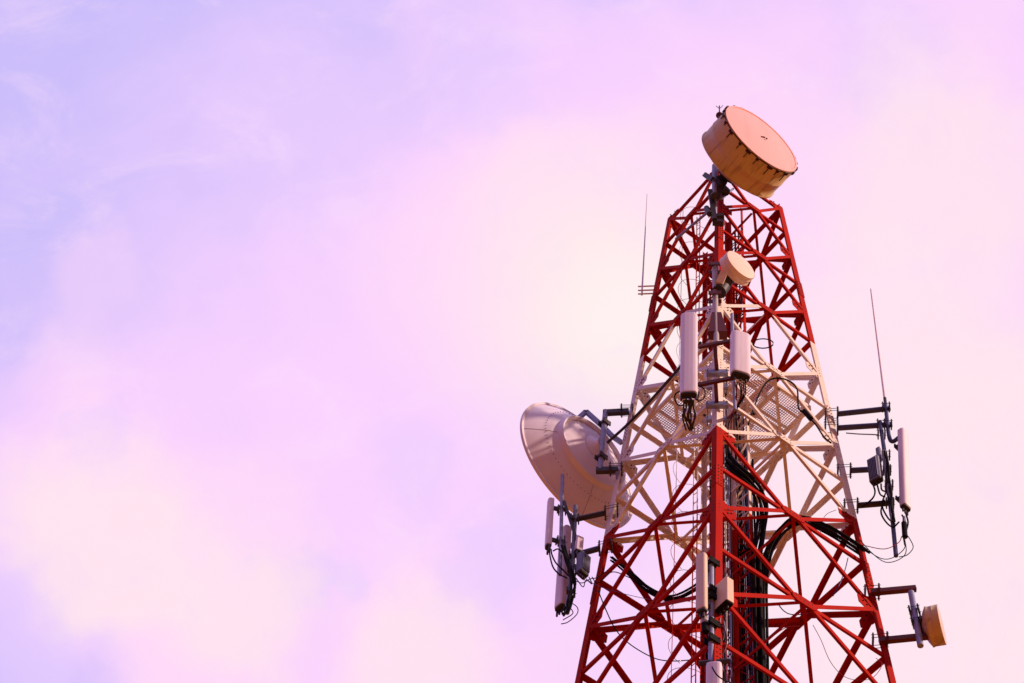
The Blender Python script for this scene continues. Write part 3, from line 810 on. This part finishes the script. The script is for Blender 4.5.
panel_antenna(at(552.8, 500.5, YL2), at(550.2, 547, YL2), .17, .11, 200, 'upper narrow white panel antenna at the far left of the tower', conn=4)
panel_antenna(at(567.5, 530, YL2+.3), at(562.5, 609, YL2+.3), .26, .14, 225, 'long pale panel antenna low on the left mount, behind its pole', PANELW, conn=4)
radio_unit(at(582, 574, YL2-.2), 320, .24, .17, .56, 'grey radio box with dark underside beside the left-hand pole')
radio_unit(at(578.5, 551, YL2-.1), 300, .16, .10, .42, 'smaller pale grey junction box above the left-hand radio box', PANELW, fins=False)
T = thing('cable_bundle', at(573, 560, YL2-.3), 'dark cables and connectors bunched along the left-hand pole', 'cable bundle')
for i in range(6):
    mb = MB(); mb.path([at(x+rnd.random()*5-2.5, y+rnd.random()*3, YL2-.2-rnd.random()*.1) for x, y in ((563, 545), (568, 560), (572, 572), (573, 585), (570, 598), (568, 608), (564, 613))], .022, 6, 4); mb.build('cable', BLACK, T)
for i, pts in enumerate([
    [(549.5, 550), (550, 556), (553, 567), (559, 574), (567, 578)], [(551, 549), (552, 555), (556, 563), (563, 570), (570, 577)], [(553, 551), (558, 549), (563, 553)],
    [(564, 612), (569, 603), (577, 607), (577, 614), (568, 622), (561, 624)], [(563, 611), (567, 606), (573, 613), (563, 620)],
    [(574, 580), (582, 583), (590, 579), (598, 577), (612, 567), (618, 563)], [(576, 578), (583, 587), (586, 580), (592, 584), (589, 577)],
    [(592, 577), (598, 583), (612, 572), (628, 577), (640, 583)]]):
    cable([at(x, y, YL2-.2) for x, y in pts], .016 if i < 3 else .010,
          ['outer dark cable sagging from the upper left panel', 'inner dark cable sagging from the upper left panel', 'short cable between the upper left panel and its pole',
           'large cable loop under the long left panel', 'smaller cable loop under the long left panel', 'thin cable from the left radio box to the left leg',
           'thin curl of wire below the left radio box', 'thin wire leaving the left leg below the radio box towards the black bundle'][i])

# ------------------------------------------------------------ bottom centre cluster
YB = 20.35
MT = thing('antenna_mount', at(715, 665, YB), 'grey pole with black clamps and a dark crossbar low on the red front leg', 'mount')
mb = MB(); mb.tube(at(711.2, 560, YB), at(711.2, 664, YB), .050, 12); mb.build('pole', GALV, MT)
for y in (564, 592, 599, 625, 641):
    mb = MB(); p = at(712, y, YB); clamp(mb, p, azv(310), .075, .03); ring(mb, p, ZU, .05, .09, .035); mb.build('pole_clamp', BLACK, MT)
mb = MB(); mb.tube(at(699, 663.5, YB), at(730, 661, YB), .045, 12); mb.build('crossbar', DARK, MT)
for y in (590, 661):
    p = at(713, y, YB); q = legpt(0, y+18); mb = MB(); mb.box(p, q, .12, .08, RT); mb.build('standoff', DARK, MT)
panel_antenna(at(702.6, 556.5, YB-.12), at(703.0, 612, YB-.12), .19, .10, 240, 'narrow beige panel antenna on the red front leg near the bottom', PANELB, conn=2)
panel_antenna(at(714.5, 666, YB-.1), at(714.0, 745, YB-.1), .25, .12, 262, 'white panel antenna cut off by the bottom edge, below the dark crossbar', PANELW, conn=2)
radio_unit(at(724, 607, YB-.05), 220, .34, .17, .58, 'beige radio box with dark underside right of the lowest pole', PANELB, BLACK, fins=False)
T = thing('cable_joint', at(704, 625, YB), 'pale lilac canister under the narrow beige panel', 'cable joint')
mb = MB(); mb.tube(at(704, 615, YB-.05), at(705, 624, YB-.05), .055, 10); mb.build('sleeve', TAPE, T)
mb = MB(); mb.tube(at(704.6, 624, YB-.05), at(706, 632, YB-.05), .06, 10); mb.build('collar', BLACK, T)
T = thing('cable_bundle', at(710, 640, YB), 'tangled dark cables low on the front leg around the grey pole', 'cable bundle')
for i in range(12):
    x = 706+i*1.6; mb = MB()
    mb.path([at(704+rnd.random()*20, 618+rnd.random()*8, YB+.1), at(x+rnd.random()*4, 632, YB+.12), at(x-2+rnd.random()*7, 646, YB+.15), at(706+rnd.random()*16, 658, YB+.2), at(712+rnd.random()*14, 672, YB+.4), at(714+i, 700, YB+.6)], .015, 6, 5)
    mb.build('cable', (BLACK, BLACK, GREY, MAROON)[i % 4], T)
cable([at(712, 667, YB-.3), at(717, 675, YB-.3), at(726, 681, YB-.25), at(736, 684, YB-.1)], .012, 'thin black cable crossing the bottom white panel')

# ------------------------------------------------------------ left whip with brackets (faint in the glow)
YW = 23.6
T = thing('whip_antenna', at(653, 288, YW), 'faint thin whip antenna left of the upper tower with three short brackets', 'antenna')
mb = MB(); mb.tube(at(641.8, 295, YW), at(647.2, 194, YW), .022, 8, 0, .010); mb.build('rod', PANELW, T)
for y in (286.5, 290.5, 294):
    mb = MB(); mb.tube(at(638, y, YW), at(656, y-.6, YW), .020, 8); mb.build('bracket', PANELW, T)

# ------------------------------------------------------------ feeder cables
YC = 23.3
def pts(Y, *xy): return [at(x, y, Y) for x, y in xy]
bundle([at(724, 448, 23.0), at(727, 460, 22.7), at(738, 471, 22.4), at(752, 483, 22.5), at(761, 497, 22.8), at(764.5, 513, 23.0), at(762, 535, 23.1), at(758, 560, 23.1), at(758, 600, 23.1), at(760, 650, 23.1), at(762, 740, 23.1)],
       7, .029, .14, 'thick black cable bundle arching right from the front leg then down the tower middle')
bundle([at(866, 552, 23.2), at(852, 543, 23.0), at(832, 530, 22.9), at(808, 520, 22.9), at(793, 522, 23.0), at(779, 534, 23.1), at(768, 553, 23.15), at(763, 580, 23.2), at(763, 620, 23.2), at(765, 740, 23.2)],
       6, .026, .11, 'black cable bundle running from the right leg and curving down into the middle')
bundle([at(612, 559, 23.6), at(630, 574, 23.7), at(645, 587, 23.8), at(660, 596, 23.8), at(672, 598, 23.8), at(688, 592, 23.8), at(705, 580, 23.7), at(722, 560, 23.6), at(742, 552, 23.5), at(752, 560, 23.4), at(756, 600, 23.4), at(758, 740, 23.4)],
       6, .019, .10, 'black cable bundle sagging from the left leg across to the middle')
T = thing('cable_bundle', at(745, 620, 23.3), 'dense vertical black feeder cables strapped between the rails inside the tower', 'cable bundle')
for i in range(12):
    q = QB + (QA-QB)*(.1+.08*i) + Vector((.02, .10, 0))*(1+i % 3)
    zt_ = Z_BOTWHITE+1.5+rnd.random()*3 if i % 3 else ZT-.6
    mb = MB(); mb.tube(vert(q, 8), vert(q, zt_), .018+.006*(i % 2), 6); mb.build('cable', (BLACK, BLACK, BLUEC, BLACK, TAPE)[i % 5], T)
T = thing('cable_bundle', at(708, 560, 23.8), 'sparse thin cables running up left of the front leg, beside the pale inner post', 'cable bundle')
for i in range(6):
    q = QC + (QD-QC)*(.1+.16*i) + Vector((.03, -.06, 0))*(i % 3); mb = MB(); mb.tube(vert(q, 8), vert(q, ZT-.8-1.5*(i % 4)), .012+.006*(i % 2), 6); mb.build('cable', (TAPE, BLACK, MAROON, BLUEC, BLACK, GREY)[i], T)
T = thing('cable_bundle', at(726, 540, 22.2), 'straight thin cables running down just right of the front leg', 'cable bundle')
for i in range(5):
    q = at(724+i*1.9, 560, 22.4+.1*i); mb = MB(); mb.tube(vert(q, 14), vert(q, legpt(0, 300+20*i).z), .013, 6); mb.build('cable', (BLACK, TAPE, BLACK, BLUEC, BLACK)[i], T)
cable([at(x, y, 21.9) for x, y in ((748, 425), (756, 402), (761, 391), (767, 382), (774, 378.5), (782, 378.5), (791, 382), (797, 389), (798, 400), (799, 409), (808, 416), (816, 425), (824, 437), (831, 443))], .018, 'black cable looping over the upper right face down to the right leg')
T = thing('cable_joint', at(808, 415, 21.9), 'dark splice on the looping cable near the right leg', 'cable joint')
mb = MB(); mb.tube(at(804, 411, 21.9), at(811, 419, 21.9), .055, 8); mb.build('sleeve', BLACK, T)
mb = MB(); a0 = at(763, 343.5, 21.6); mb.path([a0+RT*.22*math.cos(R(t))+UP*.10*math.sin(R(t)) for t in range(0, 375, 25)], .014, 6, 2); tag(mb.build('cable', BLACK, None, a0), 'small dark oval loop of cable in the red section above the platform', 'cable')
for i, (p_, m_, r_, lb) in enumerate([
    ([(598, 590), (606, 610), (616, 630), (631, 645), (654, 658), (672, 661), (690, 660)], BLACK, .011, 'thin dark wire sagging across the lower left face'),
    ([(576, 571), (596, 585), (625, 594), (660, 601), (690, 601)], BLUEC, .006, 'very thin bluish wire crossing the lower left face'),
    ([(813, 625), (821, 640), (830, 661), (842, 675), (856, 680), (872, 678), (882, 665), (876, 658)], REDC, .006, 'very thin red wire hanging in the lower right face'),
    ([(778, 604), (784, 611), (792, 614.5), (808, 614)], BLUEC, .011, 'thin blue wire sagging beside the lower right node plate'),
    ([(833, 596), (840, 583), (845, 570), (848, 558)], BLUEC, .011, 'thin dark wire hanging near the lower right leg'),
    ([(836, 510), (827, 514), (822, 522), (820, 536)], REDC, .006, 'very thin curled wire beside the right leg at the colour change'),
    ([(768, 640), (785, 628), (800, 626)], REDC, .008, 'faint red wire low in the middle right'),
    ([(744, 545), (747, 549.5), (752, 548), (756, 552)], BLACK, .03, 'short fat black cable hoop between the inner rails')]):
    cable([at(x, y, 22.9) for x, y in p_], r_, lb, m_)

GR = {'panel_antenna': 'panel antennas on the tower', 'drum_antenna': 'drum antennas on the tower', 'radio_unit': 'radio boxes on the tower', 'whip_antenna': 'whip antennas beside the tower',
      'antenna_mount': 'mounts holding antennas to the tower', 'cable_bundle': 'bundles of feeder cable', 'cable': 'single cables and wires', 'cable_joint': 'cable joints'}
for o_ in col.objects:
    if o_.parent is None and 'label' in o_.keys():
        k_ = o_.name.split('.')[0]
        if k_ in GR: o_['group'] = GR[k_]
